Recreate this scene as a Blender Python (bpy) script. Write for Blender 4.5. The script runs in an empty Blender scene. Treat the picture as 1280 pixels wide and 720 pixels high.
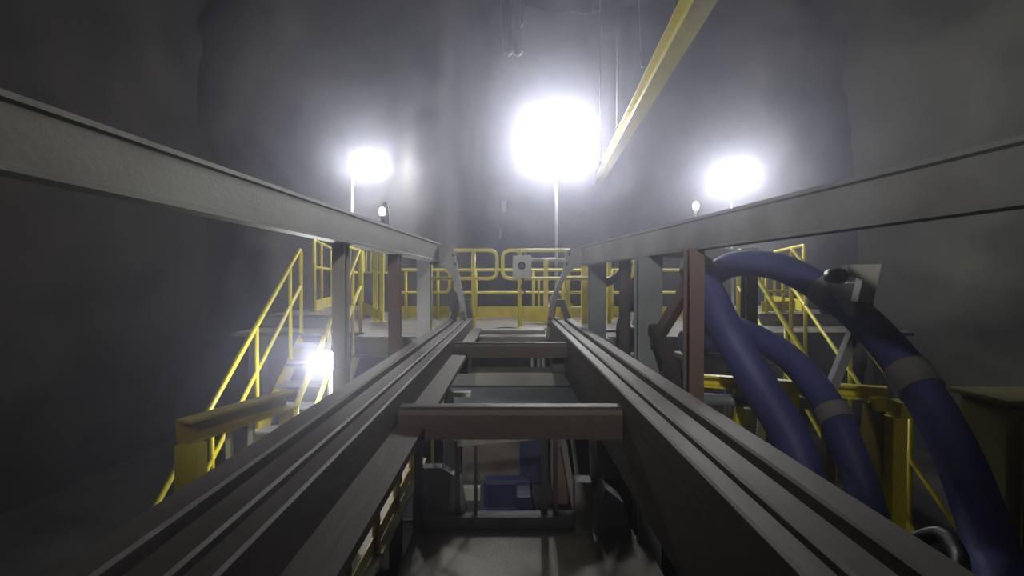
import bpy, bmesh, math, random
from mathutils import Vector, Matrix, noise

random.seed(7)
S = bpy.context.scene
COL = S.collection
V = Vector

# ---------------------------------------------------------------- camera
cd = bpy.data.cameras.new('camera')
cd.sensor_width = 36.0
cd.lens = 18.0
cd.clip_start = 0.02
cd.clip_end = 200
cam = bpy.data.objects.new('camera', cd)
COL.objects.link(cam)
cam.location = (0, 0, 0)
cam.rotation_euler = (math.radians(90 - 0.9), 0, math.radians(-0.18))
S.camera = cam

# ---------------------------------------------------------------- exposure, world haze
S.view_settings.view_transform = 'Standard'
S.view_settings.look = 'None'
S.view_settings.gamma = 1.0
S.view_settings.use_curve_mapping = False
S.view_settings.exposure = 0.0
S.cycles.use_denoising = True
S.cycles.max_bounces = 6
S.cycles.volume_bounces = 0
S.cycles.volume_step_rate = 4.0
W = bpy.data.worlds.new('mine_air')
S.world = W
W.use_nodes = True
wn, wl = W.node_tree.nodes, W.node_tree.links
wn.clear()
wo = wn.new('ShaderNodeOutputWorld')
wb = wn.new('ShaderNodeBackground')
wb.inputs['Color'].default_value = (0, 0, 0, 1)
wl.new(wb.outputs[0], wo.inputs['Surface'])
wv = wn.new('ShaderNodeVolumeScatter')
wv.inputs['Color'].default_value = (0.84, 0.84, 1.0, 1)
wv.inputs['Density'].default_value = 0.027
wv.inputs['Anisotropy'].default_value = 0.86
wl.new(wv.outputs[0], wo.inputs['Volume'])

POWER = {'tower': 68.0, 'left': 95.0, 'right': 115.0, 'stair': 110.0, 'work': 760.0}
LAMP_COLOUR = (0.94, 0.96, 1.0)
F = 640.0


def P(x, y, Y):
    """world point at depth Y that the photograph shows at pixel x, y (used for measuring)"""
    return V(((x - 638) / F * Y, Y, (350 - y) / F * Y))


# ---------------------------------------------------------------- materials
def nodes_of(name):
    m = bpy.data.materials.new(name)
    m.use_nodes = True
    nt = m.node_tree
    return m, nt, nt.nodes['Principled BSDF']


def worn(name, base, alt, rough=0.55, metal=0.0, scale=6.0, detail=8, lo=0.42, hi=0.66, bump=0.1, stretch=(1, 1, 1), bscale=40):
    """paint or steel with procedural wear patches"""
    m, nt, b = nodes_of(name)
    tc = nt.nodes.new('ShaderNodeTexCoord')
    mp = nt.nodes.new('ShaderNodeMapping')
    mp.inputs['Scale'].default_value = stretch
    nt.links.new(tc.outputs['Object'], mp.inputs['Vector'])
    n = nt.nodes.new('ShaderNodeTexNoise')
    n.inputs['Scale'].default_value = scale
    n.inputs['Detail'].default_value = detail
    nt.links.new(mp.outputs[0], n.inputs['Vector'])
    r = nt.nodes.new('ShaderNodeValToRGB')
    r.color_ramp.elements[0].position = lo
    r.color_ramp.elements[1].position = hi
    r.color_ramp.elements[0].color = (*base, 1)
    r.color_ramp.elements[1].color = (*alt, 1)
    nt.links.new(n.outputs['Fac'], r.inputs['Fac'])
    nt.links.new(r.outputs['Color'], b.inputs['Base Color'])
    b.inputs['Roughness'].default_value = rough
    b.inputs['Metallic'].default_value = metal
    if bump:
        n2 = nt.nodes.new('ShaderNodeTexNoise')
        n2.inputs['Scale'].default_value = bscale
        n2.inputs['Detail'].default_value = 6
        nt.links.new(mp.outputs[0], n2.inputs['Vector'])
        bp = nt.nodes.new('ShaderNodeBump')
        bp.inputs['Strength'].default_value = bump
        bp.inputs['Distance'].default_value = 0.02
        nt.links.new(n2.outputs['Fac'], bp.inputs['Height'])
        nt.links.new(bp.outputs[0], b.inputs['Normal'])
    return m


def emit(name, col, strength):
    m, nt, b = nodes_of(name)
    b.inputs['Base Color'].default_value = (0.9, 0.9, 0.9, 1)
    b.inputs['Emission Color'].default_value = (*col, 1)
    b.inputs['Emission Strength'].default_value = strength
    return m


M = {}
M['rock'] = worn('sprayed_rock', (0.045, 0.042, 0.039), (0.105, 0.10, 0.092), 0.9, 0, 0.55, 10, 0.35, 0.7, 0.9, bscale=3.0)
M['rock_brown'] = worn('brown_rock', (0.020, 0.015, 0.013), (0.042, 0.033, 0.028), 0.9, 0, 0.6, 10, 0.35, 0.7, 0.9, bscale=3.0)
M['mud'] = worn('dark_mud', (0.05, 0.045, 0.04), (0.10, 0.092, 0.082), 0.8, 0, 1.5, 8, 0.35, 0.7, 0.5, bscale=8)
M['rock_dim'] = worn('grey_brown_rock', (0.045, 0.042, 0.033), (0.08, 0.076, 0.06), 0.9, 0, 0.6, 10, 0.35, 0.7, 0.9, bscale=3.0)
M['ground'] = worn('muddy_concrete', (0.26, 0.245, 0.20), (0.38, 0.36, 0.30), 0.8, 0, 1.5, 8, 0.35, 0.7, 0.5, bscale=8)
M['yellow'] = worn('yellow_paint', (0.78, 0.68, 0.02), (0.58, 0.49, 0.03), 0.42, 0, 5, 8, 0.5, 0.8, 0.08)
M['yellow_dull'] = worn('dusty_yellow_paint', (0.52, 0.42, 0.02), (0.32, 0.25, 0.03), 0.5, 0, 4, 8, 0.4, 0.75, 0.1)
M['yellow_shaded'] = worn('shaded_yellow_paint', (0.24, 0.20, 0.035), (0.16, 0.135, 0.035), 0.55, 0, 4, 8, 0.4, 0.75, 0.1)  # yellow paint with dim light and shade put into the colour
M['grey'] = worn('grey_paint', (0.25, 0.25, 0.225), (0.18, 0.175, 0.155), 0.5, 0, 2.5, 8, 0.4, 0.75, 0.08)
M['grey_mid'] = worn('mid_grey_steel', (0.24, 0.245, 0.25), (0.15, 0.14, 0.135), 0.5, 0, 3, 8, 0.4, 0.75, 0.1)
M['grey_blue'] = worn('blue_grey_paint', (0.20, 0.225, 0.25), (0.14, 0.15, 0.16), 0.5, 0, 3, 8, 0.4, 0.75, 0.1)
M['steel_dark'] = worn('dirty_dark_steel', (0.066, 0.048, 0.038), (0.105, 0.084, 0.066), 0.6, 0.05, 4, 10, 0.35, 0.7, 0.15, (1, 0.12, 1), 30)
M['steel_rust'] = worn('rusted_brown_steel', (0.068, 0.048, 0.043), (0.045, 0.036, 0.033), 0.6, 0.15, 5, 10, 0.35, 0.7, 0.15)
M['rust_red'] = worn('red_oxide_primer', (0.17, 0.10, 0.08), (0.11, 0.08, 0.07), 0.6, 0.0, 4, 10, 0.35, 0.7, 0.12)
M['galv'] = worn('galvanised_steel', (0.50, 0.51, 0.52), (0.36, 0.37, 0.38), 0.4, 0.5, 9, 6, 0.4, 0.7, 0.05)
M['black'] = worn('black_rubber', (0.018, 0.018, 0.018), (0.035, 0.033, 0.03), 0.45, 0, 8, 6, 0.4, 0.7, 0.15)
M['dark'] = worn('dark_painted_steel', (0.045, 0.044, 0.046), (0.075, 0.07, 0.07), 0.5, 0.1, 5, 8, 0.4, 0.7, 0.12)
M['blue'] = worn('blue_hose_fabric', (0.072, 0.083, 0.27), (0.05, 0.058, 0.18), 0.55, 0, 5, 8, 0.35, 0.75, 0.2, bscale=25)
M['navy'] = worn('navy_vinyl', (0.02, 0.028, 0.085), (0.035, 0.04, 0.10), 0.5, 0, 6, 8, 0.4, 0.7, 0.1)
M['box'] = worn('pale_grey_enclosure', (0.58, 0.58, 0.55), (0.46, 0.46, 0.43), 0.4, 0, 6, 6, 0.45, 0.8, 0.04)
M['white'] = worn('white_plastic', (0.75, 0.75, 0.73), (0.6, 0.6, 0.58), 0.4, 0, 8, 6, 0.45, 0.8, 0.03)
M['plate'] = worn('worn_deck_plate', (0.22, 0.20, 0.17), (0.12, 0.105, 0.09), 0.55, 0.2, 3, 10, 0.35, 0.7, 0.15)
M['brown_panel'] = worn('brown_cab_lining', (0.16, 0.13, 0.10), (0.09, 0.07, 0.06), 0.7, 0, 5, 8, 0.35, 0.7, 0.2)
M['chrome'], _nt, _b = nodes_of('dark_chrome')
_b.inputs['Base Color'].default_value = (0.06, 0.06, 0.065, 1)
_b.inputs['Metallic'].default_value = 1.0
_b.inputs['Roughness'].default_value = 0.12
M['lens'] = emit('lit_lamp_lens', LAMP_COLOUR, 60.0)
M['lens_dim'] = emit('work_lamp_lens', (1.0, 0.95, 0.86), 8.0)
M['bulb'] = emit('lit_signal_bulb', (0.95, 0.97, 1.0), 6.0)


# ---------------------------------------------------------------- mesh helpers
class MB:
    def __init__(self):
        self.bm = bmesh.new()

    def box(self, c, s, rot=None, bevel=0.0):
        t = bmesh.new()
        bmesh.ops.create_cube(t, size=1.0)
        bmesh.ops.scale(t, vec=V(s), verts=t.verts)
        if bevel:
            bmesh.ops.bevel(t, geom=list(t.edges), offset=bevel, segments=2, affect='EDGES', profile=0.6)
        mt = Matrix.Translation(V(c))
        if rot is not None:
            mt = mt @ rot.to_4x4()
        bmesh.ops.transform(t, matrix=mt, verts=t.verts)
        self._merge(t)
        return self

    def span(self, a, b, bevel=0.0):
        """axis aligned box between two corners"""
        a, b = V(a), V(b)
        return self.box((a + b) / 2, [abs(b[i] - a[i]) for i in range(3)], None, bevel)

    def _merge(self, t):
        me = bpy.data.meshes.new('tmp')
        t.to_mesh(me)
        t.free()
        self.bm.from_mesh(me)
        bpy.data.meshes.remove(me)

    @staticmethod
    def frame(d, up=V((0, 0, 1))):
        d = d.normalized()
        if abs(d.dot(up)) > 0.98:
            up = V((0, 1, 0))
        x = d.cross(up).normalized()
        z = x.cross(d).normalized()
        return x, z

    def bar(self, a, b, w, h, bevel=0.0):
        """rectangular bar from a to b, w wide sideways, h high"""
        a, b = V(a), V(b)
        d = b - a
        x, z = self.frame(d)
        rot = Matrix((x, d.normalized(), z)).transposed()
        return self.box((a + b) / 2, (w, d.length, h), rot, bevel)

    def sweep(self, prof, a, b, up=V((0, 0, 1))):
        """extrude a 2D profile (sideways, up) along a straight line, with end caps"""
        a, b = V(a), V(b)
        x, z = self.frame(b - a, up)
        r0 = [self.bm.verts.new(a + x * p[0] + z * p[1]) for p in prof]
        r1 = [self.bm.verts.new(b + x * p[0] + z * p[1]) for p in prof]
        n = len(prof)
        for i in range(n):
            self.bm.faces.new((r0[i], r0[(i + 1) % n], r1[(i + 1) % n], r1[i]))
        self.bm.faces.new(r0[::-1])
        self.bm.faces.new(r1)
        return self

    def pipe(self, pts, r, seg=10, closed=False, rfun=None):
        pts = [V(p) for p in pts]
        n = len(pts)
        rings = []
        prev = None
        for i, p in enumerate(pts):
            if closed:
                d = pts[(i + 1) % n] - pts[i - 1]
            else:
                d = pts[min(i + 1, n - 1)] - pts[max(i - 1, 0)]
            d.normalize()
            if prev is None:
                x, _ = self.frame(d)
            else:
                x = prev - d * prev.dot(d)
                x.normalize()
            prev = x
            y = d.cross(x)
            rr = r if rfun is None else rfun(i / max(1, n - 1)) * r
            rings.append([self.bm.verts.new(p + (x * math.cos(2 * math.pi * k / seg) + y * math.sin(2 * math.pi * k / seg)) * rr)
                          for k in range(seg)])
        m = n if closed else n - 1
        for i in range(m):
            A, B = rings[i], rings[(i + 1) % n]
            for k in range(seg):
                f = self.bm.faces.new((A[k], A[(k + 1) % seg], B[(k + 1) % seg], B[k]))
                f.smooth = True
        if not closed:
            self.bm.faces.new(rings[0][::-1])
            self.bm.faces.new(rings[-1])
        return self

    def tube(self, a, b, r, seg=12):
        return self.pipe([a, b], r, seg)

    def lathe(self, c, prof, axis=V((0, 0, 1)), seg=24):
        """prof = (radius, height) pairs along axis from c"""
        axis = V(axis).normalized()
        x, z = self.frame(axis)
        y = axis.cross(x)
        rings = []
        for (r, h) in prof:
            r = max(r, 1e-4)
            rings.append([self.bm.verts.new(V(c) + axis * h + (x * math.cos(2 * math.pi * k / seg) + y * math.sin(2 * math.pi * k / seg)) * r)
                          for k in range(seg)])
        for i in range(len(rings) - 1):
            for k in range(seg):
                f = self.bm.faces.new((rings[i][k], rings[i][(k + 1) % seg], rings[i + 1][(k + 1) % seg], rings[i + 1][k]))
                f.smooth = True
        self.bm.faces.new(rings[0][::-1])
        self.bm.faces.new(rings[-1])
        return self

    def prism(self, poly, d):
        """poly: 3D outline, extruded by vector d"""
        d = V(d)
        a = [self.bm.verts.new(V(p)) for p in poly]
        b = [self.bm.verts.new(V(p) + d) for p in poly]
        n = len(poly)
        self.bm.faces.new(a[::-1])
        self.bm.faces.new(b)
        for i in range(n):
            self.bm.faces.new((a[i], a[(i + 1) % n], b[(i + 1) % n], b[i]))
        return self

    def build(self, name, mat, parent=None):
        off = V((0, 0, 0))
        q = parent
        while q is not None:
            off += q.location
            q = q.parent
        bmesh.ops.translate(self.bm, vec=-off, verts=self.bm.verts)
        bmesh.ops.recalc_face_normals(self.bm, faces=self.bm.faces)
        me = bpy.data.meshes.new(name)
        self.bm.to_mesh(me)
        self.bm.free()
        o = bpy.data.objects.new(name, me)
        me.materials.append(mat)
        COL.objects.link(o)
        o.parent = parent
        return o


def thing(name, label, cat, loc, group=None):
    o = bpy.data.objects.new(name, None)
    o.empty_display_size = 0.1
    COL.objects.link(o)
    o.location = loc
    o['label'] = label
    o['category'] = cat
    if group:
        o['group'] = group
    return o


def tag(o, label, cat, group=None):
    o['label'] = label
    o['category'] = cat
    if group:
        o['group'] = group
    return o


def fillet(pts, r, n=6, closed=False):
    pts = [V(p) for p in pts]
    out = []
    N = len(pts)
    for i, p in enumerate(pts):
        if not closed and i in (0, N - 1):
            out.append(p)
            continue
        a, b = pts[i - 1], pts[(i + 1) % N]
        da, db = (a - p), (b - p)
        rr = min(r, da.length * 0.49, db.length * 0.49)
        s, e = p + da.normalized() * rr, p + db.normalized() * rr
        for k in range(n + 1):
            t = k / n
            out.append(s * (1 - t) ** 2 + p * 2 * t * (1 - t) + e * t * t)
    return out


def spline(pts, n=10):
    pts = [V(p) for p in pts]
    e = [pts[0] * 2 - pts[1]] + pts + [pts[-1] * 2 - pts[-2]]
    out = []
    for i in range(1, len(e) - 2):
        a, b, c, d = e[i - 1], e[i], e[i + 1], e[i + 2]
        for k in range(n):
            t = k / n
            out.append(0.5 * ((2 * b) + (c - a) * t + (2 * a - 5 * b + 4 * c - d) * t * t + (3 * b - a - 3 * c + d) * t ** 3))
    out.append(pts[-1])
    return out


# ---------------------------------------------------------------- the setting: rock chamber
GZ = -3.3


def rock_sheet(name, fn, nu, nv, amp, mat, seed, freq=0.45):
    bm = bmesh.new()
    g = []
    for i in range(nu + 1):
        row = []
        for j in range(nv + 1):
            p, nrm = fn(i / nu, j / nv)
            q = p * freq + V((seed, seed * 2, 0))
            h = noise.fractal(q, 0.9, 2.1, 5) + 0.5 * noise.noise(q * 0.4)
            row.append(bm.verts.new(p + nrm * (h * amp)))
        g.append(row)
    for i in range(nu):
        for j in range(nv):
            f = bm.faces.new((g[i][j], g[i + 1][j], g[i + 1][j + 1], g[i][j + 1]))
            f.smooth = True
    bmesh.ops.recalc_face_normals(bm, faces=bm.faces)
    me = bpy.data.meshes.new(name)
    bm.to_mesh(me)
    bm.free()
    me.materials.append(mat)
    o = bpy.data.objects.new(name, me)
    COL.objects.link(o)
    o['kind'] = 'structure'
    return o


XL, XR, YF, YB, ZT = -7.0, 8.2, -4.0, 13.0, 8.5


def back_y(x):
    """left corner of rock stands forward, then the wall falls back into a recess, then forward again"""
    def sm(a, b, v):
        t = min(1, max(0, (v - a) / (b - a)))
        return t * t * (3 - 2 * t)
    return YB - 1.3 + 4.6 * sm(-1.35, -0.85, x) * (1 - sm(3.6, 6.0, x)) - 0.6 * (1 - sm(-6.0, -3.4, x)) - 0.75 * sm(-2.8, -2.0, x) * (1 - sm(-1.3, -.9, x))


rock_sheet('wall_back', lambda u, v: (V((XL - 1 + (XR - XL + 2) * u, back_y(XL - 1 + (XR - XL + 2) * u), GZ - .5 + (ZT - GZ + 1) * v)), V((0, -1, 0))),
           110, 70, 0.35, M['rock'], 3.1)
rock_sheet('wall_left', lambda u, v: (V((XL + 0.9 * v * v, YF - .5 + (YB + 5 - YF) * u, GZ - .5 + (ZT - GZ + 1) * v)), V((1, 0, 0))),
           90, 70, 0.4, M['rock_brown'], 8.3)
rock_sheet('wall_right', lambda u, v: (V((XR - 0.9 * v * v, YF - .5 + (YB + 5 - YF) * u, GZ - .5 + (ZT - GZ + 1) * v)), V((-1, 0, 0))),
           90, 70, 0.35, M['rock_dim'], 5.7)
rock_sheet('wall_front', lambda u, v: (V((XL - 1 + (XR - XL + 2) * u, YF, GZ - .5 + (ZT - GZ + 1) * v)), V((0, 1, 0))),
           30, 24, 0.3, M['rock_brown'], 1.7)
rock_sheet('ceiling', lambda u, v: (V((XL - 1 + (XR - XL + 2) * u, YF - .5 + (YB + 5 - YF) * v, ZT - 1.6 * abs(2 * u - 1) ** 2.5)), V((0, 0, -1))),
           60, 70, 0.35, M['rock'], 9.9)
rock_sheet('floor', lambda u, v: (V((XL - 1 + (XR - XL + 2) * u, YF - .5 + (YB + 5 - YF) * v, GZ - 0.06)), V((0, 0, 1))),
           60, 70, 0.05, M['mud'], 4.4)


# ---------------------------------------------------------------- rail frame on which the camera rides
def rail_profile(s):
    """outer flange, groove, two ridges, inner web and bottom lip; s = -1 left, +1 right; (x, z) about x=0, z=0"""
    pts = [(-.747, -.475), (-.742, -.47), (-.672, -.47), (-.666, -.478), (-.662, -.545), (-.624, -.545), (-.620, -.476), (-.614, -.468),
           (-.545, -.464), (-.538, -.470), (-.536, -.492), (-.522, -.492), (-.520, -.470), (-.513, -.464), (-.468, -.464), (-.461, -.470),
           (-.460, -.590), (-.352, -.600), (-.350, -.625), (-.520, -.640), (-.520, -.690), (-.747, -.690)]
    if s > 0:                                        # the right rail has a deeper plain web
        pts = pts[:16] + [(-.460, -.690), (-.747, -.690)]
    return [(s * -x, z) for x, z in pts]


rail = thing('rail_frame', 'long dark steel twin-rail frame running up the middle to the yellow-railed platform', 'rail', (0, 3, -0.69))
for s in (-1, 1):
    b = MB()
    b.sweep(rail_profile(s), (0, -0.6, 0), (0, 6.35, 0))
    b.build('side_rail', M['steel_dark'], rail)
    xa, xb = (-.747, -.725) if s < 0 else (.460, .482)      # right: deeper web plate; left: added unseen, blocks stair lamp; both end before platform
    MB().span((xa, -.6, -.93 if s < 0 else -.81), (xb, 6.18, -.685)).build('web_and_light_block', M['steel_dark'], rail)
for (y, z, h) in ((4.22, -.515, .12), (2.14, -.525, .13)):
    b = MB()
    b.sweep([(-.05, z - h), (.05, z - h), (.05, z - .03), (.044, z - .010), (.03, z), (-.03, z), (-.044, z - .010), (-.05, z - .03)], V((-.50, y, 0)), V((.50, y, 0)))
    b.build('cross_member', M['steel_rust'], rail)
for s in (-1, 1):
    MB().span((s * .355, 4.35, -.80), (s * .50, 4.62, -.625 if s < 0 else -.66), .01).build('bearing_block', M['dark'], rail)
    b = MB()
    b.bar((s * .62, -.45, -.66), (s * .95, -.45, GZ), .12, .12)
    b.build('support_leg', M['grey_mid'], rail)
    # end stop at the platform end
    b = MB()
    b.prism([V((s * .46, 6.25, -.47)), V((s * .50, 6.25, -.24)), V((s * .66, 6.25, -.24)), V((s * .74, 6.25, -.47)), V((s * .66, 6.25, -.47)),
             V((s * .62, 6.25, -.33)), V((s * .56, 6.25, -.33)), V((s * .54, 6.25, -.47))], (0, .09, 0))
    b.build('end_stop', M['dark'], rail)


# ---------------------------------------------------------------- grey overhead beams on posts, with curved end brackets
def curved_bracket(parent, pts_px, Y, thick):
    poly = [P(x, y, Y) for x, y in pts_px]
    br = MB().prism(poly, (0, thick, 0)).build('curved_bracket', M['grey_mid'], parent)
    return br


def overhead(name, label, far, near, h, thick, mat):
    """deep flat-sided beam between two mid-height points, with narrow edge flanges"""
    t = thing(name, label, 'beam', (far[0], far[1], -0.7))
    w = thick
    prof = [(-w, -h), (w, -h), (w, -h + .02), (w * .72, -h + .028), (w * .72, h - .028), (w, h - .02), (w, h), (-w, h), (-w, h - .02),
            (-w * .72, h - .028), (-w * .72, -h + .028), (-w, -h + .02)]
    b = MB()
    b.sweep(prof, far, near)
    b.build('beam', mat, t)
    return t


LF, LN = V((-.86, 6.1, .315)), V((-1.66, 0.0, .455))
lb = overhead('overhead_beam', 'long grey overhead steel beam on the left side of the rails, ending in a curved bracket', LF, LN, .113, .05, M['grey'])
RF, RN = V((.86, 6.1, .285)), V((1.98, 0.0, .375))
rb = overhead('overhead_beam', 'long grey overhead steel beam on the right side of the rails, above the blue hoses', RF, RN, .112, .05, M['grey_mid'])  # slightly darker grey than the left beam: dimmer light put into the colour

br = curved_bracket(lb, [(524, 301), (545, 303), (553, 306), (563, 309), (567, 307), (568, 318), (571, 331), (575, 350), (579, 372), (583, 398), (584, 424), (580, 424),
                         (578, 402), (574, 380), (570, 360), (565, 346), (558, 337), (548, 332), (524, 328)], 6.0, .10)
for (x, y) in ((567, 319), (569, 330), (578, 392), (580, 400)):
    MB().lathe(P(x, y, 6.0), [(.022, -.02), (.022, 0.0)], V((0, 1, 0)), 6).build('bolt', M['dark'], br)
br = curved_bracket(rb, [(752, 306), (735, 308), (722, 307), (714, 310), (708, 314), (706, 330), (703, 343), (697, 354), (690, 374), (686, 394), (683, 424), (688, 424),
                         (690, 402), (694, 382), (700, 362), (708, 346), (718, 335), (732, 330), (752, 329)], 6.0, .10)
for (x, y) in ((711, 317), (708, 330), (687, 398), (686, 406)):
    MB().lathe(P(x, y, 6.0), [(.022, -.02), (.022, 0.0)], V((0, 1, 0)), 6).build('bolt', M['dark'], br)


def ipost(parent, x, y, ztop, zbot, w, d, mat, name='post'):
    """H-section column"""
    hw, hd, t = w / 2, d / 2, .014
    prof = [(-hw, -hd), (hw, -hd), (hw, -hd + t), (t / 2, -hd + t), (t / 2, hd - t), (hw, hd - t), (hw, hd), (-hw, hd), (-hw, hd - t), (-t / 2, hd - t),
            (-t / 2, -hd + t), (-hw, -hd + t)]
    b = MB()
    verts0 = [V((x + p[0], y + p[1], zbot)) for p in prof]
    b.prism(verts0, (0, 0, ztop - zbot))
    b.span((x - hw - .04, y - hd - .04, zbot), (x + hw + .04, y + hd + .04, zbot + .02))
    return b.build(name, mat, parent)


def beam_at(A, B, y):
    t = (y - A.y) / (B.y - A.y)
    return A + (B - A) * t


ipost(lb, -1.00, 5.95, .22, -.70, .15, .12, M['grey_mid'])
p = beam_at(LF, LN, 4.75)
ipost(lb, -1.07, 4.75, p.z - .1, GZ, .10, .12, M['rust_red'])
p = beam_at(LF, LN, 3.75)
ipost(lb, -1.24, 3.75, p.z - .1, GZ, .09, .12, M['grey'])
ipost(rb, 1.02, 6.02, .19, -.70, .19, .14, M['grey_blue'])
ipost(rb, 1.14, 5.1, .2, GZ, .09, .12, M['steel_rust'])
ipost(rb, 1.17, 4.35, .2, GZ, .20, .16, M['grey_blue'])
ipost(rb, 1.29, 3.6, .22, GZ, .10, .14, M['rust_red'])
ipost(rb, 2.10, 4.5, .28, GZ, .10, .12, M['grey_mid'])
b = MB()
b.bar((2.10, 4.5, .22), (1.16, 4.5, .25), .10, .08)
b.build('side_arm', M['grey_mid'], rb)
b = MB()
b.bar((1.30, 3.66, .0), (1.20, 4.3, -.55), .07, .09)
b.build('brace', M['rust_red'], rb)
b = MB()
b.bar((1.18, 4.27, -.40), (1.29, 3.66, -.86), .06, .09)
b.build('brace', M['steel_rust'], rb)
b = MB()
pts = [V((1.09, 6.0, -.05)), V((1.22, 5.98, .02)), V((1.33, 5.94, .14)), V((1.37, 5.9, .22))]
b.pipe(spline(pts, 6), .05, 8)
b.build('brace', M['rust_red'], rb)

# ---------------------------------------------------------------- platform at the far end
PZ = -.70
plat = thing('steel_platform', 'grey steel platform at the far end, carrying the yellow railings', 'platform', (0.8, 9, GZ))
b = MB()
X0, X1, YS = -3.7, 5.4, 6.82
b.prism([V((-1.92, 6.35, PZ - .05)), V((2.95, 6.35, PZ - .05)), V((2.95, YS, PZ - .05)), V((X1, YS, PZ - .05)), V((X1, 11.2, PZ - .05)), V((X0, 11.2, PZ - .05)),
         V((X0, YS, PZ - .05)), V((-1.92, YS, PZ - .05))], (0, 0, .05))
b.build('deck_plate', M['plate'], plat)
b = MB()
b.span((-1.92, 6.30, PZ - .24), (2.95, 6.35, PZ - .0))
b.span((-1.92, 6.22, PZ - .24), (2.95, 6.35, PZ - .215))
b.build('edge_beam', M['grey_mid'], plat)
b = MB()
b.span((-.9, 6.05, -1.26), (1.0, 6.5, -1.10), .02)
b.build('cross_girder', M['grey'], plat)
b = MB()
b.prism([V((-1.1, 6.0, -1.27)), V((1.1, 6.0, -1.27)), V((.95, 5.7, -1.56)), V((-.75, 5.7, -1.56))], (0, .5, 0))
b.build('chute_lip', M['grey_blue'], plat)
for x in (-3.5, -1.4, 1.6, 5.2):
    for y in (7.1, 10.9):
        ipost(plat, x, y, PZ - .05, GZ, .18, .18, M['grey_mid'], 'leg')
for i, x in enumerate((-.75, -.6, .28, .36, .42)):
    MB().tube((x, 6.45, -1.1), (x, 6.45, -.9), .022).build('conduit', M['galv'], plat)
MB().span((-.55, 6.62, PZ), (.45, 7.05, PZ + .05), .008).build('step_plate', M['grey_mid'], plat)
WZ = -.52
for (x0, x1, y0, y1, side) in ((-3.68, -2.62, 7.6, 10.35, 'left'), (3.85, 5.38, 7.9, 10.35, 'right')):
    w = thing('raised_landing', 'raised steel landing at the %s end of the platform, behind the stair head' % side, 'landing', ((x0 + x1) / 2, (y0 + y1) / 2, PZ))
    MB().span((x0, y0, WZ - .05), (x1, y1, WZ), .005).build('deck_plate', M['plate'], w)
    b = MB()
    b.span((x0, y0, PZ), (x1, y0 + .03, WZ - .05))
    b.build('riser', M['grey_mid'], w)


# ---------------------------------------------------------------- yellow railings
def rail_loop(mb, a, b, zt, zm, r, open_ends=(False, False), n=7):
    """top and mid rail joined into one rounded loop between plan points a and b"""
    a, b = V((a[0], a[1], 0)), V((b[0], b[1], 0))
    up = V((0, 0, 1))
    c = [a + up * zt, b + up * zt, b + up * zm, a + up * zm]
    mb.pipe(fillet(c, .12, n, True), r, 10, True)


def post_part(parent, x, y, z0, z1, r, mat=None, foot=True, square=False):
    b = MB()
    if square:
        b.span((x - r, y - r, z0), (x + r, y + r, z1))
    else:
        b.tube((x, y, z0), (x, y, z1), r)
    if foot:
        b.span((x - r * 2, y - r * 2, z0), (x + r * 2, y + r * 2, z0 + .015))
    return b.build('post', mat or M['yellow'], parent)


def railing(label, a, b, zf, zt, zm, posts, r=.024, toe=(.02, .2), group='yellow platform railings', pr=None, foot=True):
    mid = ((a[0] + b[0]) / 2, (a[1] + b[1]) / 2, zf)
    t = thing('safety_railing', label, 'railing', mid, group)
    m = MB()
    rail_loop(m, a, b, zt, zm, r)
    m.build('rail_loop', M['yellow'], t)
    for u in posts:
        x, y = a[0] + (b[0] - a[0]) * u, a[1] + (b[1] - a[1]) * u
        post_part(t, x, y, zf, zt, pr or r, foot=foot)
    if toe:
        d = V((b[0] - a[0], b[1] - a[1], 0))
        off = V((0, .04, 0))
        MB().bar(V((a[0], a[1], zf + (toe[0] + toe[1]) / 2)) + off, V((b[0], b[1], zf + (toe[0] + toe[1]) / 2)) + off, .012, toe[1] - toe[0]).build('toe_board', M['yellow'], t)
    return t


# front of the platform, facing the rails
railing('near yellow railing left of the pale box, its rounded end above the rail head', (-1.30, 7.26), (-.19, 7.26), PZ, .42, .02, (.15, .70), .025, None, pr=.03)
rp = railing('near yellow railing that carries the pale box with the round dome', (-.11, 7.26), (1.75, 7.26), PZ, .42, .02, (.13, .75), .025, None, pr=.03)
# rear row
railing('rear yellow railing left of the rails, behind the grey post', (-2.15, 9.25), (-1.10, 9.25), PZ, .18, -.23, (.25, .8), .026, (.02, .22))
railing('rear yellow railing behind the pale box, middle of the back row', (-1.00, 9.25), (2.15, 9.25), PZ, .18, -.23, (.12, .45, .62, .9), .026, (.02, .22))
railing('rear yellow railing right of the rails, behind the blue-grey posts', (2.28, 9.25), (3.8, 9.25), PZ, .18, -.23, (.12, .9), .026, (.02, .22))
# raised landings
railing('yellow railing along the left raised landing behind the left stair head', (-3.05, 7.95), (-3.55, 10.2), WZ, .62, .20, (.03, .35, .95), .026, (.02, .2))
railing('yellow railing across the left raised landing, nearer the rails', (-2.86, 10.0), (-2.70, 8.4), WZ, .55, .13, (.1, .9), .026, None)
railing('yellow railing along the right raised landing behind the right stair head', (4.72, 8.2), (5.25, 10.2), WZ, .56, .05, (.03, .35, .95), .026, (.02, .2))
railing('short yellow railing on the right raised landing above the blue hose', (3.95, 8.0), (4.62, 8.25), WZ, .20, -.18, (.1, .6), .026, (.02, .18))

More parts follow.
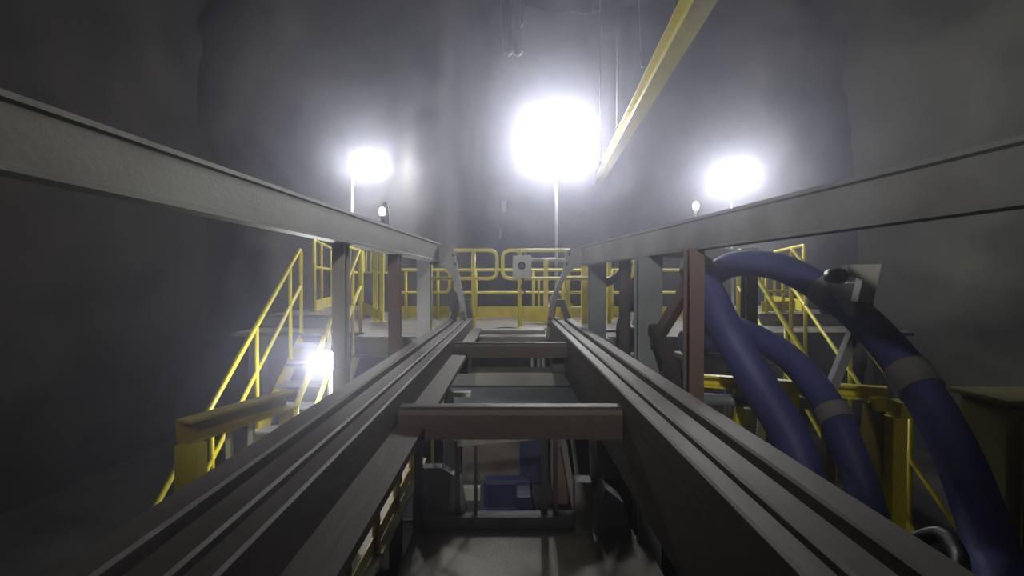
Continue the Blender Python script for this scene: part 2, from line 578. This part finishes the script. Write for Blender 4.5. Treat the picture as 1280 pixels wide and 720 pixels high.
# barred gate left
gate = thing('barred_gate', 'yellow gate with thin upright bars on the platform beside the left stair', 'gate', (-2.3, 8.6, PZ))
b = MB()
for k in range(6):
    x = -2.40 + k * .075
    b.tube((x, 8.55, .12), (x, 8.55, .50), .011, 8)
b.build('bar_grille', M['yellow'], gate)
for z in (.50, .12):
    MB().tube((-2.45, 8.55, z), (-1.95, 8.55, z), .016).build('gate_rail', M['yellow'], gate)
post_part(gate, -2.24, 8.50, PZ, .50, .035, square=True)
post_part(gate, -2.13, 8.50, PZ, .50, .03, square=True)
MB().prism([V((-2.45, 8.4, -.34)), V((-2.05, 8.15, -.50)), V((-2.05, 8.15, -.66)), V((-2.45, 8.4, -.52))], (0, .012, 0)).build('kick_plate', M['yellow'], gate)

# ladder gate in the centre
lad = thing('ladder_gate', 'yellow ladder gate of wide uprights right of the pale box', 'gate', (.9, 8.3, PZ))
for x, w, zt in ((.575, .035, .33), (.93, .035, .33), (1.20, .05, .46), (1.60, .03, .46)):
    b = MB()
    b.span((x - w, 8.26, PZ), (x + w, 8.34, zt))
    b.build('upright', M['yellow'], lad)
b = MB()
b.tube((.34, 8.3, .33), (.96, 8.3, .33), .028)
b.build('top_bar', M['galv'], lad)
b = MB()
for z in (-.45, -.2, .05):
    b.tube((.93, 8.3, z), (1.60, 8.3, z), .018)
b.build('rung_set', M['yellow'], lad)
MB().span((.20, 8.27, PZ + .02), (.66, 8.30, PZ + .27)).build('kick_plate', M['yellow'], lad)
post_part(lad, .46, 8.3, PZ + .2, .05, .02, foot=False)

# pale box with dome
bx = thing('control_box', 'pale grey box with a dark round dome on the near railing post', 'box', (.136, 7.2, .04))
MB().span((.03, 7.12, .025), (.295, 7.23, .34), .012).build('enclosure', M['box'], bx)
d = MB()
d.lathe((.158, 7.12, .20), [(.062, 0), (.062, -.015), (.055, -.03), (.053, -.035)], V((0, 1, 0)), 24)
d.build('dome_ring', M['galv'], bx)
d = MB()
d.lathe((.158, 7.12, .20), [(.054, -.03), (.052, -.05), (.043, -.07), (.028, -.083), (.01, -.088), (0.001, -.089)], V((0, 1, 0)), 24)
d.build('dome', M['chrome'], bx)
for x in (.10, .21):
    MB().tube((x, 7.17, .34), (x, 7.17, .41), .012, 8).build('cable_gland', M['galv'], bx)
b = MB()
b.pipe(spline([(.18, 7.15, .03), (.19, 7.14, -.05), (.155, 7.14, -.10), (.20, 7.14, -.17), (.21, 7.16, -.28)], 6), .012, 8)
b.build('cable', M['black'], bx)
tag(MB().pipe(spline([(-1.0, 6.9, PZ + .06), (-.5, 6.85, PZ + .01), (-.05, 6.9, PZ + .055), (.3, 6.85, PZ + .012), (.7, 6.9, PZ + .06), (1.3, 6.85, PZ + .012), (1.9, 6.9, PZ + .05)], 8), .014, 8)
    .build('power_cable', M['black']), 'black cable looped along the platform floor in front of the near railing', 'cable')


# ---------------------------------------------------------------- stairs
def staircase(label, x0, x1, ytop, z_hand_in, z_hand_out):
    SL = .78
    ztop = PZ
    run = (ztop - GZ) / SL
    t = thing('staircase', label, 'stairs', ((x0 + x1) / 2, ytop - run, GZ))

    def at(x, y, dz):
        return V((x, y, ztop - (ytop - y) * SL + dz))
    for x in (x0, x1):
        b = MB()
        b.bar(at(x, ytop, -.10), at(x, ytop - run + .05, -.07), .03, .20)
        b.build('stringer', M['yellow_dull'], t)
    n = int((ztop - GZ) / .2)
    for k in range(n):
        y = ytop - (k + .6) * .2 / SL
        MB().span((x0 + .015, y - .13, at(0, y, 0).z - .03), (x1 - .015, y + .13, at(0, y, 0).z), .004).build('tread', M['grey_mid'], t)
    for x in (x0, x1):
        b = MB()
        pts = [at(x, ytop - .02, 0) + V((0, 0, .02)), at(x, ytop - .02, 1.14), at(x, ytop - run + .25, 1.14), at(x, ytop - run + .05, .62), at(x, ytop - .02, .62)]
        b.pipe(fillet(pts[:4], .10, 6), .026, 10)
        h = b.build('handrail', M['yellow'], t)
        b = MB()
        b.tube(at(x, ytop - .02, .64), at(x, ytop - run + .12, .64), .022)
        b.build('mid_rail', M['yellow'], h)
        for k in range(4):
            y = ytop - .35 - k * .85
            if y > ytop - run:
                b = MB()
                b.tube(at(x, y, -.02), at(x, y, 1.12), .022)
                b.build('post', M['yellow'], h)
    return t


staircase('steep yellow-railed stairs going down left of the rails', -2.75, -1.97, 6.75, 0, 0)
staircase('steep yellow-railed stairs going down right of the rails, behind the blue hoses', 3.0, 3.7, 6.75, 0, 0)

# ---------------------------------------------------------------- side walkways with yellow guards
WKZ = -1.92
for s, x0, x1, side in ((-1, -1.90, -.90, 'left'), (1, 1.42, 2.62, 'right')):
    y0, y1 = (2.5, 5.5) if s < 0 else (3.15, 5.5)
    w = thing('side_walkway', 'low steel walkway on legs beside the %s rail, below the guard frame' % side, 'walkway', ((x0 + x1) / 2, 4, GZ))
    MB().span((x0, y0, WKZ - .05), (x1, y1, WKZ), .005).build('deck_plate', M['ground'] if s < 0 else M['plate'], w)
    for x in (x0 + .08, x1 - .08):
        for y in (y0 + .1, y1 - .1):
            MB().span((x - .05, y - .05, GZ), (x + .05, y + .05, WKZ - .05)).build('leg', M['grey_mid'], w)

wr = thing('walkway_railing', 'yellow railing on the low left walkway, seen below the left rail', 'railing', (-1.02, 4, WKZ))
for y in (2.95, 3.6, 4.25, 4.9):
    post_part(wr, -.95, y, WKZ, -.88, .03, M['yellow_dull'])
b = MB()
b.tube((-.95, 2.7, -.88), (-.95, 5.1, -.88), .026)
b.build('top_rail', M['yellow_dull'], wr)
b = MB()
b.tube((-.95, 2.7, -1.40), (-.95, 5.1, -1.40), .022)
b.build('mid_rail', M['yellow_dull'], wr)
MB().span((-.965, 2.7, WKZ + .01), (-.955, 5.1, WKZ + .12)).build('toe_board', M['yellow_dull'], wr)
b = MB()
b.tube((-.95, 4.25, -1.40), (-1.35, 4.25, WKZ), .02)
b.build('brace', M['yellow_dull'], wr)
tr = thing('tie_beam', 'short yellow tie beam low on the left walkway, beyond its railing', 'beam', (-1.4, 4.75, WKZ))
b = MB()
b.bar((-1.86, 4.75, -1.75), (-1.10, 4.75, -1.75), .05, .06)
b.build('bar', M['yellow'], tr)
for x in (-1.8, -1.16):
    MB().span((x - .025, 4.73, WKZ), (x + .025, 4.77, -1.78)).build('leg', M['yellow'], tr)

# left guard frame
g = thing('guard_frame', 'broad yellow guard rail low on the left, at the foot of the left stairs', 'guard', (-1.6, 2.9, WKZ))
b = MB()
b.sweep([(-.05, -.06), (.05, -.06), (.05, -.045), (-.035, -.045), (-.035, .045), (.05, .045), (.05, .06), (-.05, .06)], (-1.68, 2.62, -.78), (-1.44, 3.35, -.78))
b.build('guard_rail', M['yellow_dull'], g)
b = MB()
b.span((-1.70, 2.58, WKZ), (-1.58, 2.66, -.84))
b.build('post', M['yellow'], g)
b = MB()
b.span((-1.49, 3.28, WKZ), (-1.42, 3.35, -.84))
b.build('post', M['yellow_dull'], g)
MB().span((-1.62, 2.90, -1.02), (-1.59, 2.93, -.84)).build('reflector', M['white'], g)
MB().span((-1.57, 3.05, -1.02), (-1.54, 3.08, -.84)).build('reflector', M['white'], g)

# right guard frame
g = thing('guard_frame', 'yellow guard rail with a tall flanged post on the right, behind the blue hoses', 'guard', (1.9, 3.4, WKZ))
b = MB()
b.sweep([(-.04, -.045), (.04, -.045), (.04, -.03), (-.025, -.03), (-.025, .03), (.04, .03), (.04, .045), (-.04, .045)], (1.44, 3.95, -.775), (2.43, 3.28, -.735))
b.build('guard_rail', M['yellow'], g)
b = MB()
b.span((2.24, 3.24, WKZ), (2.38, 3.252, -.79))
b.build('post_plate', M['yellow_shaded'], g)  # yellow plate, its shade painted in as a darker colour
b = MB()
b.span((2.38, 3.16, WKZ), (2.465, 3.255, -.86))
b.build('post', M['yellow'], g)
b = MB()
b.span((2.41, 3.14, -.86), (2.50, 3.27, -.76), .01)
b.span((2.30, 3.20, -.83), (2.38, 3.27, -.74), .01)
b.build('post_cap', M['yellow'], g)
for (x, y) in ((1.70, 3.79), (2.0, 3.60)):
    b = MB()
    b.span((x - .03, y - .02, WKZ), (x + .03, y + .02, -.80))
    b.build('post', M['yellow'], g)
pp = MB().tube((1.40, 3.72, -.87), (2.2, 3.72, -.90), .045, 14).build('cross_pipe', M['grey_blue'])
tag(pp, 'blue-grey horizontal pipe just below the right yellow guard rail', 'pipe')

sp = thing('ribbed_conduit', 'short white ribbed conduit beside a grey stub, below the right guard rail', 'conduit', (1.95, 4.0, -1.5))
b = MB()
b.lathe((1.93, 3.95, -1.35), [(.03 + .009 * (k % 2), k * .014) for k in range(24)], V((0.1, 0, 1)), 14)
b.build('ribbed_sleeve', M['white'], sp)
MB().span((1.80, 3.95, WKZ), (1.87, 4.02, -1.0), .006).build('stub_post', M['grey_mid'], sp)
bb = thing('storage_drum', 'blue drum on a grey ledge behind the red oxide post', 'drum', (1.95, 5.2, -.95))
b = MB()
b.lathe((1.72, 5.15, -.62), [(.10, 0), (.115, .01), (.115, .12), (.122, .13), (.115, .14), (.115, .26), (.122, .27), (.115, .28), (.115, .40), (.10, .42)], V((1, 0, 0)), 22)
b.build('drum', M['blue'], bb)
MB().span((1.70, 4.98, -.80), (2.25, 5.32, -.74), .01).build('ledge', M['grey'], bb)
b = MB()
for x in (1.75, 2.2):
    b.span((x - .03, 5.12, WKZ), (x + .03, 5.18, -.80))
b.build('ledge_leg', M['grey_mid'], bb)

wd = thing('winch_drum', 'dark round winch drum behind the right rail head', 'winch', (1.28, 5.7, PZ))
b = MB()
b.lathe((1.20, 5.62, -.62), [(.20, 0), (.20, .03), (.12, .035), (.12, .17), (.20, .175), (.20, .205)], V((1, 0, 0)), 28)
b.build('drum', M['dark'], wd)
b = MB()
b.span((1.17, 5.45, -.90), (1.42, 5.8, -.82))
b.span((1.24, 5.55, -.94), (1.34, 6.30, -.86))
b.build('mount', M['dark'], wd)


# ---------------------------------------------------------------- blue hoses
def hose(label, pts, r, collars, half=.05):
    end = pts[-1]
    t = thing('blue_hose', label, 'hose', end, 'thick blue hoses on the right')
    path = spline(pts, 12)
    MB().pipe(path, r, 18).build('hose_body', M['blue'], t)
    for u in collars:
        i = int(u * (len(path) - 1))
        i = min(max(i, 1), len(path) - 2)
        d = (path[i + 1] - path[i - 1]).normalized()
        MB().pipe([path[i] - d * half, path[i] - d * (half - .01), path[i] + d * (half - .01), path[i] + d * half], r + .012, 18, rfun=lambda q: 1.0).build('collar', M['grey_mid'], t)
    return t


hose('outermost blue hose arching over the grey clamp arm and down to the lower right',
     [P(880, 352, 4.3), P(915, 331, 4.1), P(970, 333, 3.8), P(1030, 362, 3.45), P(1085, 405, 3.1), P(1145, 475, 2.75), P(1200, 570, 2.45), P(1246, 690, 2.2), P(1280, 800, 2.0), (1.92, 1.95, -2.5), (1.90, 2.0, -3.2)], .100, (.32, .508), .075)
hose('inner blue hose falling steeply from the grey beam to behind the right rail',
     [P(868, 330, 4.0), P(884, 362, 3.8), P(908, 412, 3.6), P(950, 482, 3.4), P(988, 545, 3.2), P(1015, 620, 3.05), P(1040, 740, 2.95), (1.75, 2.85, -2.6), (1.70, 2.75, -3.15)], .118, (.05,))
hose('middle blue hose curving down between the inner and outermost blue hoses',
     [P(880, 402, 4.2), P(925, 412, 3.88), P(985, 446, 3.48), P(1036, 505, 3.15), P(1066, 570, 2.93), P(1094, 655, 2.78), P(1112, 770, 2.7), (2.02, 2.65, -2.6), (2.05, 2.55, -3.15)], .09, (.41,))

ha = thing('hose_clamp_arm', 'grey angled arm with a light bent plate clamping the outermost blue hose', 'bracket', P(1038, 490, 3.2))
b = MB()
b.bar(P(1040, 488, 3.25), P(1078, 392, 3.2), .10, .05)
b.build('arm', M['grey_mid'], ha)
b = MB()
b.prism([P(1060, 331, 3.0), P(1103, 330, 3.0), P(1093, 378, 3.0), P(1073, 377, 3.0), P(1080, 347, 3.0), P(1061, 347, 3.0)], (0, .06, 0))
b.build('bent_plate', M['box'], ha)
b = MB()
b.span(P(1046, 392, 3.42), P(1070, 352, 3.06), .012)
b.build('clamp', M['grey_mid'], ha)
b = MB()
b.lathe(P(1052, 345, 3.0), [(.045, 0), (.045, .1), (.03, .12)], V((0, 1, 0)), 12)
b.build('knob', M['black'], ha)
MB().bar(P(1038, 490, 3.25), (2.03, 3.25, WKZ), .06, .06).build('stand', M['grey_mid'], ha)

tag(MB().pipe(spline([(1.40, 1.70, -3.25), (1.35, 1.75, -2.2), P(1118, 760, 1.75), P(1125, 705, 1.8), P(1150, 680, 1.85), P(1182, 672, 1.8), P(1203, 694, 1.7), P(1206, 730, 1.6), P(1190, 800, 1.55), (1.42, 1.5, -2.2), (1.5, 1.45, -3.25)], 10), .027, 14)
    .build('rubber_hose', M['black']), 'black rubber hose looped up beside the right rail, bottom right corner', 'hose')

# ---------------------------------------------------------------- yellow cabinet at far right, dim light put into its colour
cb = thing('equipment_cabinet', 'yellow steel cabinet at the far right edge, behind the outermost hose', 'cabinet', (2.95, 2.55, GZ))
MB().span((2.38, 2.42, GZ + .08), (3.6, 2.70, -.60), .02).build('body', M['yellow_shaded'], cb)
MB().span((2.35, 2.39, -.60), (3.63, 2.73, -.57), .01).build('top_plate', M['yellow_shaded'], cb)
MB().span((2.42, 2.45, GZ), (3.56, 2.67, GZ + .08)).build('plinth', M['dark'], cb)
for x0, x1, hx in ((2.42, 2.97, 2.92), (3.01, 3.56, 3.06)):
    dd = MB().span((x0, 2.395, GZ + .14), (x1, 2.42, -.68), .006).build('door', M['yellow_shaded'], cb)
    MB().span((hx - .012, 2.365, -1.7), (hx + .012, 2.395, -1.5), .004).build('handle', M['dark'], dd)

# ---------------------------------------------------------------- machine below the rails
mc = thing('mine_vehicle', 'grey mine vehicle with an open cab parked below and between the rails', 'vehicle', (0, 4.6, GZ))
MB().span((-.86, 3.35, -2.32), (1.15, 4.50, -2.20), .03).build('hood', M['plate'], mc)
b = MB()
b.span((-.80, 3.5, -2.95), (1.08, 6.6, -2.32), .04)
b.build('chassis', M['dark'], mc)
b = MB()
b.span((-.78, 4.46, -2.20), (.62, 4.62, -2.08), .045)
b.build('sill', M['grey_mid'], mc)
b = MB()
b.sweep([(-.03, -.03), (.03, -.03), (.03, .03), (-.03, .03)], (-.47, 4.52, -1.44), (.30, 4.52, -1.37))
b.build('header_bar', M['galv'], mc)
for x, w, zt in ((-.47, .022, -1.42), (-.31, .014, -1.4), (.30, .03, -1.36), (.40, .02, -1.36)):
    MB().span((x - w, 4.50, -2.1), (x + w, 4.55, zt)).build('cab_post', M['dark'], mc)
st = MB().span((-.28, 5.15, -2.34), (.22, 5.30, -2.02), .05).build('seat_back', M['navy'], mc)
MB().span((-.30, 4.75, -2.42), (.24, 5.2, -2.30), .04).build('seat_cushion', M['navy'], mc)
b = MB()
b.prism([V((.06, 4.72, -2.02)), V((.19, 4.72, -2.02)), V((.26, 4.72, -2.30)), V((.10, 4.72, -2.30))], (0, .35, 0))
b.build('arm_rest', M['navy'], mc)
MB().span((-.45, 4.72, -2.05), (-.28, 4.80, -1.93), .008).build('switch_box', M['box'], mc)
MB().span((-.55, 5.85, -2.32), (.42, 5.90, -1.70), .01).build('rear_panel', M['brown_panel'], mc)
MB().span((.10, 5.78, -2.3), (.40, 5.84, -1.72), .01).build('side_curtain', M['navy'], mc)
# left body side
b = MB()
b.prism([V((-.79, 4.55, -2.2)), V((-.38, 4.55, -2.2)), V((-.45, 4.55, -1.78)), V((-.62, 4.55, -1.68)), V((-.79, 4.55, -1.68))], (0, .12, 0))
b.build('wing_panel', M['grey_blue'], mc)
MB().span((-.835, 4.40, -2.6), (-.77, 4.5, -1.25), .01).build('corner_post', M['dark'], mc)
MB().span((-.54, 4.66, -2.1), (-.515, 4.70, -1.02)).build('trim_strip', M['galv'], mc)
MB().span((-.62, 4.72, -2.1), (-.545, 4.78, -1.02), .01).build('cab_post', M['grey_mid'], mc)
MB().span((-.52, 4.62, -1.06), (-.36, 4.70, -1.02)).build('lamp_bracket', M['white'], mc)
MB().span((-.735, 4.7, -2.1), (-.71, 4.73, -1.3)).build('grab_rail', M['yellow'], mc)
# right body side
b = MB()
b.bar((.46, 4.6, -1.36), (.58, 4.6, -2.05), .05, .05)
b.bar((.56, 4.65, -1.36), (.64, 4.65, -2.05), .035, .05)
b.build('grab_rail', M['grey_mid'], mc)
MB().span((.56, 4.42, -2.45), (.72, 4.60, -1.76), .015).build('wing_panel', M['grey_mid'], mc)
MB().span((.42, 4.75, -2.1), (.54, 5.3, -1.55), .015).build('engine_cover', M['rust_red'], mc)
b = MB()
b.prism([V((.72, 4.40, -2.22)), V((1.06, 4.40, -2.22)), V((.98, 4.40, -1.93)), V((.82, 4.40, -1.80))], (0, .22, 0))
b.build('fender', M['grey_blue'], mc)
MB().tube((.76, 4.62, -1.90), (.74, 4.62, -1.3), .035, 14).build('exhaust_pipe', M['galv'], mc)
for sx in (-1, 1):
    for y in (3.95, 6.1):
        xc = .15 + sx * 1.10
        b = MB()
        b.lathe((xc - .14, y, GZ + .45), [(.30, 0), (.42, .01), (.45, .05), (.45, .23), (.42, .27), (.30, .28)], V((1, 0, 0)), 30)
        wh = b.build('wheel', M['black'], mc)
        b = MB()
        b.lathe((xc - .16, y, GZ + .45), [(.10, 0), (.27, .02), (.27, .30), (.10, .32)], V((1, 0, 0)), 20)
        b.build('hub', M['grey_mid'], wh)


# ---------------------------------------------------------------- floodlights (each carries its own light)
def lamp_head(parent, c, w, h, power, yaw=0.0, tilt=-8.0, emit_dir=V((0, -1, 0)), gap=.22):
    rot = Matrix.Rotation(math.radians(yaw), 3, 'Z') @ Matrix.Rotation(math.radians(-tilt), 3, 'X')
    c = V(c)
    hd = MB()
    hd.box(c + rot @ V((0, .05, 0)), (w, .09, h), rot, .012)
    for k in range(7):
        hd.box(c + rot @ V((-w * .42 + k * w * .14, .115, 0)), (.012, .06, h * .85), rot)
    o = hd.build('lamp_head', M['dark'], parent)
    ln = MB()
    ln.box(c + rot @ V((0, -.004, 0)), (w * .9, .012, h * .86), rot, .003)
    ln.build('lens', M['lens'], o)
    L = bpy.data.lights.new('flood_glow', 'POINT')
    L.energy = power
    L.color = LAMP_COLOUR
    L.shadow_soft_size = .06
    lo = bpy.data.objects.new('flood_glow', L)
    COL.objects.link(lo)
    q = parent
    lo.location = c + rot @ V((0, -gap, 0)) - V(parent.location)
    lo.parent = parent
    return o


# central tower: four heads
tw = thing('light_tower', 'tall light tower in the centre with four glaring white floodlights', 'floodlight', (.90, 10.3, PZ))
MB().tube((.92, 10.3, PZ), (.92, 10.3, 3.3), .03).build('mast', M['galv'], tw)
b = MB()
b.span((.20, 10.28, 2.45), (1.62, 10.34, 2.50))
b.span((.20, 10.28, 3.04), (1.62, 10.34, 3.09))
b.build('cross_bar', M['galv'], tw)
b = MB()
for a in (0, 120, 240):
    b.bar((.92, 10.3, PZ + .5), (.92 + .5 * math.cos(math.radians(a)), 10.3 + .5 * math.sin(math.radians(a)), PZ + .02), .03, .03)
b.build('tripod_base', M['galv'], tw)
for (x, z) in ((.56, 2.48), (1.24, 2.48), (.60, 3.06), (1.22, 3.06)):
    lamp_head(tw, (x, 10.22, z), .56, .48, POWER['tower'], (x - .9) * 12)
MB().pipe(fillet([(1.60, 10.26, 2.55), (1.74, 10.26, 2.55), (1.74, 10.26, 2.40), (1.86, 10.26, 2.40), (1.86, 10.26, 2.52)], .03, 4), .016, 8).build('cable_hook', M['white'], tw)

ll = thing('light_stand', 'thin-poled floodlight above the left overhead beam, in front of the pale rock', 'floodlight', (-3.35, 10.75, PZ))
b = MB()
b.tube((-3.42, 10.78, PZ), (-3.28, 10.75, 2.25), .028)
b.build('pole', M['galv'], ll)
MB().span((-3.35, 10.72, 2.22), (-2.72, 10.77, 2.27)).build('cross_bar', M['galv'], ll)
for x in (-3.20, -2.85):
    lamp_head(ll, (x, 10.66, 2.36), .34, .30, POWER['left'], 38 + (x + 3) * 20)
b = MB()
b.span((-3.62, 10.58, PZ), (-3.22, 10.98, PZ + .03))
b.build('base_plate', M['galv'], ll)

rl = thing('light_stand', 'floodlight above the right overhead beam, right of the yellow crane beam', 'floodlight', (4.65, 10.75, PZ))
MB().tube((4.70, 10.78, PZ), (4.62, 10.75, 2.05), .028).build('pole', M['galv'], rl)
MB().span((4.15, 10.72, 2.02), (4.95, 10.77, 2.07)).build('cross_bar', M['galv'], rl)
for x in (4.34, 4.78):
    lamp_head(rl, (x, 10.66, 2.05 + (x - 4.3) * .3), .42, .36, POWER['right'], (x - 4.5) * 20)
b = MB()
b.span((4.50, 10.58, PZ), (4.90, 10.98, PZ + .03))
b.build('base_plate', M['galv'], rl)

sl = thing('stair_floodlight', 'small glaring floodlight low on the left, among the left stair rails', 'floodlight', (-1.93, 5.3, WKZ))
b = MB()
b.tube((-1.88, 5.36, WKZ), (-1.88, 5.36, -.92), .022)
b.build('pole', M['galv'], sl)
lamp_head(sl, (-1.93, 5.28, -.83), .24, .20, POWER['stair'], -10, 0, gap=.14)


# work light on a stand behind the camera: it lights the faces of the rails and the platform
wk = thing('work_light', 'work light on a boom stand behind the near end of the rails', 'floodlight', (1.3, -2.4, GZ))
MB().tube((1.3, -2.4, GZ), (1.3, -2.4, 2.45), .03).build('pole', M['galv'], wk)
MB().tube((1.34, -2.4, 2.40), (-.05, -2.4, 2.40), .025).build('boom', M['galv'], wk)
MB().span((1.0, -2.7, GZ), (1.6, -2.1, GZ + .04), .01).build('base_plate', M['galv'], wk)
hd = MB().span((-.2, -2.42, 2.1), (.2, -2.33, 2.38), .012).build('lamp_head', M['dark'], wk)
MB().span((-.18, -2.335, 2.12), (.18, -2.322, 2.36), .003).build('lens', M['lens_dim'], hd)
SL_ = bpy.data.lights.new('work_beam', 'SPOT')
SL_.energy = POWER['work']
SL_.color = (1.0, 0.95, 0.86)
SL_.spot_size = math.radians(60)
SL_.spot_blend = 1.0
SL_.shadow_soft_size = .12
so = bpy.data.objects.new('work_beam', SL_)
COL.objects.link(so)
so.location = V((0, -2.2, 2.24)) - V(wk.location)
so.rotation_euler = (V((.2, 7.2, .1)) - V((0, -2.2, 2.24))).to_track_quat('-Z', 'Y').to_euler()
so.parent = wk


# signal lamps on the beams
def signal(label, base, scale, lit):
    t = thing('signal_lamp', label, 'lamp', base)
    base = V(base)
    MB().lathe(base, [(.035 * scale, 0), (.035 * scale, .05 * scale), (.02 * scale, .06 * scale), (.02 * scale, .13 * scale)], seg=14).build('stem', M['dark'] if not lit else M['galv'], t)
    MB().lathe(base + V((0, 0, .13 * scale)), [(.012, 0), (.04 * scale, .02 * scale), (.045 * scale, .06 * scale), (.035 * scale, .10 * scale), (.01, .115 * scale)], seg=18).build('bulb', M['bulb'], t)
    if not lit:
        MB().lathe(base + V((.016, .04, 0)), [(.032, 0), (.032, .12), (.026, .13), (.026, .17), (.022, .19), (.010, .20)], seg=16).build('housing', M['grey_mid'], t)
    return t


q = beam_at(LF, LN, 4.36)
signal('small signal lamp with a dark housing standing on the left overhead beam', (q.x, 4.36, q.z + .110), .62, False)
q = beam_at(RF, RN, 3.63)
signal('tiny bare white signal lamp standing on the right overhead beam', (q.x, 3.63, q.z + .110), .5, True)

# ---------------------------------------------------------------- yellow crane beam overhead with a hoist
cr = thing('crane_beam', 'yellow overhead crane beam slanting across the upper right', 'beam', (1.8, 8, 2.2))
prof = [(-.085, -.11), (.085, -.11), (.085, -.09), (.015, -.085), (.015, .085), (.085, .09), (.085, .11), (-.085, .11), (-.085, .09), (-.015, .085), (-.015, -.085), (-.085, -.09)]
b = MB()
b.sweep(prof, (1.20, 1.5, 2.00), (2.25, 13.2, 2.55))
b.build('beam', M['yellow'], cr)
b = MB()
for y in (4.6, 9.0, 12.6):
    t = (y - 1.5) / 11.7
    x, z = 1.20 + 1.05 * t, 2.0 + .55 * t
    b.tube((x, y, z + .1), (x, y, 7.4), .02)
b.build('hanger_rod', M['dark'], cr)
# ---------------------------------------------------------------- bits on the back wall and cables from the roof
yb = 15.3
tag(MB().span(P(627, 265, yb), P(633, 251, yb) + V((0, .05, 0)), .01).build('wall_tag', M['white']), 'small cream tag hanging on the dark back recess left of the tower mast', 'tag')
tag(MB().tube(P(625, 299, yb), P(626, 284, yb), .03).build('pipe_stub', M['galv']), 'short pale pipe stub on the back wall below the cream tag', 'pipe')
for i, (px, y1, Y, lab) in enumerate(((643, 66, 7.6, 'thick ragged black cable bundle hanging from the roof above the light tower'),
                                      (737, 20, 9.0, 'short black cable end hanging from the roof right of the light tower'),
                                      (799, 78, 9.5, 'thin black cable hanging from the roof beside the yellow crane beam'))):
    top = P(px, -120, Y)
    bot = P(px + 2, y1, Y)
    t = thing('hanging_cable', lab, 'cable', top)
    for k in range(5 if i == 0 else 1):
        o = V((random.uniform(-.14, .14), random.uniform(-.1, .1), random.uniform(0, .9))) if i == 0 else V((0, 0, 0))
        mid = (top + bot) / 2 + V((random.uniform(-.08, .08), 0, 0))
        MB().pipe(spline([top + o * .5, mid + o * .7, bot + o, bot + o + V((.04, 0, -.03))], 8), .065 if i == 0 else .02, 8).build('strand', M['black'], t)
